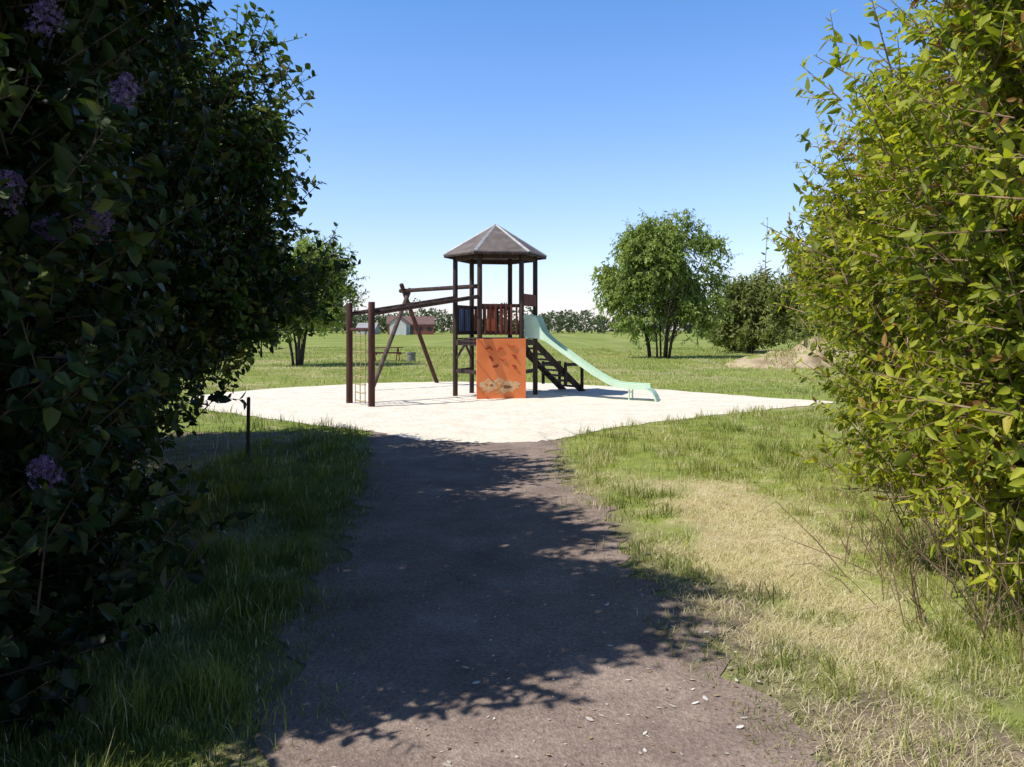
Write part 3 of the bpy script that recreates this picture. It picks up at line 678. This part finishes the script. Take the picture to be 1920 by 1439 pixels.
for (u,z,a,b) in [(.14,.30,.12,.04),(-.22,.34,.05,.025)]:
    mb=MB(); kk=12; P=[onpan((u+math.cos(t*6.283/kk)*a*(1+.25*math.sin(t*5)))*sg,z+math.sin(t*6.283/kk)*b*(1+.2*math.cos(t*3)),.006) for t in range(kk)]
    mb.add([onpan(u*sg,z,.006)]+P,[(0,1+i,1+(i+1)%kk) for i in range(kk)]); obj('grip_hole',mb.mesh('grip_hole',M_gap),cw)
# slide
sd=R(A0-30); sdir=Vector((math.cos(sd),math.sin(sd),0)); sl=Vector((-sdir.y,sdir.x,0))
def sf(s,t,z): return sdir*(ap+.02+s)+sl*t+Vector((0,0,z))
prof=[(-.05,1.42),(.24,1.42),(.36,1.40),(.46,1.355),(.62,1.25),(.8,1.125),(1.2,.855),(1.6,.59),(1.95,.40),(2.15,.335),(2.35,.315),(2.80,.30)]
top= [1.95,1.88,1.58,1.46,1.325,1.195,.92,.655,.465,.405,.39,.375]
mb=MB()
mb.strip([(a,b-.02) for a,b in prof],prof,-.195,.195,sf)
slide=obj('slide',mb.mesh('slide',M_slide,True),T)
for t0 in (-.22,.197):
    mb=MB(); mb.strip([(a,b-.03) for a,b in prof],[(a,tz) for (a,b),tz in zip(prof,top)],t0,t0+.023,sf)
    pts=[sf(a,t0+.012,tz) for (a,b),tz in zip(prof,top)]; mb.tube(pts,.016,8)
    obj('slide_side',mb.mesh('slide_side',M_slide,True),slide)
mb=MB(); mb.strip([(2.80,.28),(2.88,.22),(2.95,.11),(2.99,-.02)],[(2.80,.30),(2.91,.245),(2.985,.12),(3.03,-.02)],-.22,.22,sf)
obj('slide_foot',mb.mesh('slide_foot',M_slide,True),slide)
for t0 in (-.18,.18):
    mb=MB(); mb.log(sf(2.40,t0,-.03),sf(2.40,t0,.30),.018,8); obj('slide_leg',mb.mesh('slide_leg',M_slide,True),slide)
# stairs
sd2=R(A0+30); s2=Vector((math.cos(sd2),math.sin(sd2),0)); l2=Vector((-s2.y,s2.x,0))
def tf_(s,t,z): return s2*(ap+s)+l2*t+Vector((0,0,z))
st_=None
for t0 in (-.36,.36):
    mb=MB(); a=tf_(.02,t0,1.33);b=tf_(1.75,t0,-.02); mb.box((a+b)/2,(b-a).length,.05,.15,(b-a))
    if st_ is None: st_=obj('stairs',mb.mesh('stairs',M_wood),T)
    else: obj('stringer',mb.mesh('stringer',M_wood),st_)
for k in range(9):
    s=.15+k*.18; z=1.33-(s-.02)*1.35/1.73+.04; mb=MB(); mb.box(tf_(s,0,z),.16,.66,.045,s2); obj('tread',mb.mesh('tread',M_deck),st_)
for t0 in (-.42,.42):
    for s_,b_ in ((1.62,-.03),(1.05,.2)):
        mb=MB(); mb.log(tf_(s_,t0,b_),tf_(s_,t0,.78),.043,10); obj('handrail_post',mb.mesh('handrail_post',M_wood,True),st_)
    mb=MB(); mb.box((tf_(1.62,t0,.72)+tf_(1.05,t0,.72))/2,.62,.03,.08,s2)
    obj('handrail',mb.mesh('handrail',M_wood,False),st_)
# climbing bridge beams
sd3=R(219.2); s3=Vector((math.cos(sd3),math.sin(sd3),0))
e189=hp(189.2);e249=hp(249.2); LB=2.75
lad=bpy.data.objects.new('overhead_ladder',None); col.objects.link(lad); lad.parent=T
for i,e in enumerate((e189,e249)):
    o=e+s3*LB
    mb=MB(); mb.log(o+Vector((0,0,-.05)),o+Vector((0,0,2.16)),.070,14,20+i); obj('ladder_post',mb.mesh('ladder_post',M_woodred,True),lad)
    mb=MB(); mb.log(o-s3*.05+Vector((0,0,1.93)),e+s3*.05+Vector((0,0,2.34)),.048,12,30+i); obj('ladder_beam',mb.mesh('ladder_beam',M_wood,True),lad)
for k in range(1,8):
    t=k/8; a=e189.lerp(e189+s3*LB,t);b=e249.lerp(e249+s3*LB,t); zz=2.34-.41*t
    mb=MB(); mb.tube([a+Vector((0,0,zz)),b+Vector((0,0,zz))],.014,8); obj('rung',mb.mesh('rung',M_wood,True),lad)
a=e189+s3*LB;b=e249+s3*LB
mb=MB(); mb.log(a.lerp(b,.05)+Vector((0,0,1.60)),a.lerp(b,.95)+Vector((0,0,1.60)),.035,10); obj('cross_bar',mb.mesh('cross_bar',M_woodred,True),lad)
mb=MB()
for t in (.28,.5,.72):
    p=a.lerp(b,t); mb.tube([p+Vector((0,0,1.58)),p+Vector((.01,0,1.0)),p+Vector((-.005,0,.5)),p+Vector((0,0,.06))],.010,6)
for k in range(9):
    z_=.12+k*.17
    mb.tube([a.lerp(b,.26)+Vector((0,0,z_)),a.lerp(b,.5)+Vector((0,0,z_-.02)),a.lerp(b,.74)+Vector((0,0,z_))],.013,6)
obj('rope_net',mb.mesh('rope_net',M_rope,True),lad)
# A-frame with beam
apx=Vector((-2.95,21.2,2.60))-TC
f1=Vector((-2.2,22.75,0))-TC; f2=Vector((-3.6,19.75,0))-TC
mb=MB(); d1=(apx-f1).normalized(); mb.log(f1-d1*.06,apx+d1*.28,.06,12,41); obj('support_leg',mb.mesh('support_leg',M_woodred,True),T)
mb=MB(); d1=(apx+Vector((.02,.02,-.05))-f2).normalized(); mb.log(f2-d1*.06,apx+d1*.20+Vector((.10,.0,-.05)),.06,12,42); obj('support_leg',mb.mesh('support_leg',M_deck,True),T)
e129=hp(129.2); bd=(e129-Vector((apx.x,apx.y,0))).normalized()
mb=MB(); mb.log(Vector((apx.x,apx.y,2.66))-bd*.2,e129+Vector((0,0,2.66))+bd*.22,.055,12,43); obj('swing_beam',mb.mesh('swing_beam',M_wood,True),T)

# ------------------------------------------------------------ small things
stk=MB(); stk.log((0,0,-.05),(0.01,0,.76),.023,10,3); 
o=obj('wooden_stake',stk.mesh('wooden_stake',M_bark,True),None,(-3.28,9.6,0)); o['label']='thin dark wooden stake standing in shaded grass'; o['category']='stake'
PT=empty('picnic_table',(-6.35,39,0),'low red-brown wooden picnic table in the meadow','picnic table',rotz=.3)
mb=MB()
for k in range(4): mb.box((0,-.27+.18*k,.68),1.7,.165,.04)
obj('table_top',mb.mesh('table_top',M_slatred),PT)
for sy in (-.62,.62):
    mb=MB(); mb.box((0,sy,.42),1.7,.24,.04); obj('seat',mb.mesh('seat',M_slatred),PT)
for sx in (-.6,.6):
    mb=MB(); mb.box((sx,-.33,.32),.9,.04,.08,(0,.45,.62)); mb.box((sx,.33,.32),.9,.04,.08,(0,-.45,.62)); mb.box((sx+.045,0,.38),.045,1.4,.08)
    obj('leg',mb.mesh('leg',M_slatred),PT)
mb=MB(); n=24; prof_=[(.20,-.02),(.21,.0),(.21,.40),(.24,.41),(.24,.48),(.19,.48),(.19,.2)]
vs=[(r_*math.cos(6.2832*j/n),r_*math.sin(6.2832*j/n),z_) for r_,z_ in prof_ for j in range(n)]
mb.add(vs,[(i*n+j,i*n+(j+1)%n,(i+1)*n+(j+1)%n,(i+1)*n+j) for i in range(len(prof_)-1) for j in range(n)]+[tuple((len(prof_)-1)*n+j for j in range(n))])
o=obj('litter_bin',mb.mesh('litter_bin',M_conc,True),None,(-4.95,38,0)); o['label']='round grey concrete litter bin standing in grass'; o['category']='litter bin'
def house(loc,w,d,h,rh,wall,roofm,label,rot,nwin=3):
    E=empty('farm_building',loc,label,'building',rotz=rot)
    mb=MB(); mb.add([(-w/2,-d/2,-.1),(w/2,-d/2,-.1),(w/2,d/2,-.1),(-w/2,d/2,-.1),(-w/2,-d/2,h),(w/2,-d/2,h),(w/2,d/2,h),(-w/2,d/2,h),(-w/2,0,h+rh),(w/2,0,h+rh)],
      [(0,1,5,4),(1,2,6,9,5),(2,3,7,6),(3,0,4,8,7),(3,2,1,0)])
    obj('wall',mb.mesh('wall',wall),E)
    mb=MB(); sl_=rh/(d/2); ov=.3
    for s in (-1,1):
        a=(d/2+ov); vs=[(-w/2-ov,s*a,h-ov*sl_+.02),(w/2+ov,s*a,h-ov*sl_+.02),(w/2+ov,s*.01,h+rh+.02),(-w/2-ov,s*.01,h+rh+.02)]
        vs+=[(q[0],q[1],q[2]+.12) for q in vs]; mb.add(vs,[(0,1,2,3),(4,5,6,7),(0,1,5,4),(2,3,7,6),(1,2,6,5),(0,3,7,4)])
    obj('roof',mb.mesh('roof',roofm),E)
    for k in range(nwin):
        xx=-w/2+w*(k+.5)/nwin; mb=MB()
        if k==nwin//2: mb.box((xx,-d/2-.02,h*.4),w*.11,.06,h*.8); obj('door',mb.mesh('door',M_glass),E)
        else: mb.box((xx,-d/2-.02,h*.55),w*.10,.06,h*.35); obj('window',mb.mesh('window',M_glass),E)
house((-31.5,240,0),14,8,3.2,2.3,M_brick,M_droof,'low red brick farm building with dark roof beyond the meadow',.15,5)
house((-46.5,250,0),6,6,1.8,1.8,M_white,M_lroof,'small pale shed with light grey roof beyond the meadow',-.1,3)
house((-32.5,224,0),3.2,5,3.3,1.9,M_white,M_droof,'small white outbuilding with dark gable roof',1.35,1)

# ------------------------------------------------------------ light, world, camera
SD=Vector((-1,-.43,0)).normalized(); EL=54
sv=Vector((SD.x*math.cos(R(EL)),SD.y*math.cos(R(EL)),math.sin(R(EL))))
ld=bpy.data.lights.new('sun','SUN'); ld.energy=5.0; ld.angle=R(.5); ld.color=(1,.95,.86)
lo=bpy.data.objects.new('sun',ld); col.objects.link(lo); lo.rotation_euler=sv.to_track_quat('Z','Y').to_euler(); lo.location=(-20,-6,25)
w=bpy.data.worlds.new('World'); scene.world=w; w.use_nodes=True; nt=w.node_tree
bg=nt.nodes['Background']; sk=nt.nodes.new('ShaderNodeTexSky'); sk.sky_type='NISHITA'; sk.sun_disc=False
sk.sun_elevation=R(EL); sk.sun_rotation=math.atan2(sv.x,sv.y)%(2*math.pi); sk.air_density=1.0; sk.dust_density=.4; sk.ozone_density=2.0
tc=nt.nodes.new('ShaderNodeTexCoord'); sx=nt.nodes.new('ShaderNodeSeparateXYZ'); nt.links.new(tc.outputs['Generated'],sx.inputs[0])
rp=ramp(nt,[(0,(.60,.56,.70)),(.08,(.64,.62,.77)),(.18,(.60,.64,.79)),(.40,(.40,.60,.80)),(.52,(.20,.28,.38)),(1,(.07,.10,.15))]); nt.links.new(sx.outputs[2],rp.inputs[0])  # sky tint by height; unseen overhead part darkened to weaken fill in shadows
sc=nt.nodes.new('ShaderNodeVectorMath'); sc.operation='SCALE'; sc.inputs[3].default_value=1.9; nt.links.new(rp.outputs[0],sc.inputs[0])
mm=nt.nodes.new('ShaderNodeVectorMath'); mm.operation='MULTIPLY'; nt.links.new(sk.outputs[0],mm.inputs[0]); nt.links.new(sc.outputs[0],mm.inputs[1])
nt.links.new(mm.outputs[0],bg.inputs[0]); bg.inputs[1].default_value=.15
cam=bpy.data.cameras.new('camera'); co=bpy.data.objects.new('camera',cam); col.objects.link(co)
cam.sensor_width=36; cam.lens=36*1450/1920; cam.shift_y=-101.5/1920; cam.clip_end=3000; cam.clip_start=.05
co.location=(0,0,1.6); co.rotation_euler=(R(90),0,0); scene.camera=co
scene.view_settings.view_transform='Standard'; scene.view_settings.look='None'; scene.view_settings.exposure=0
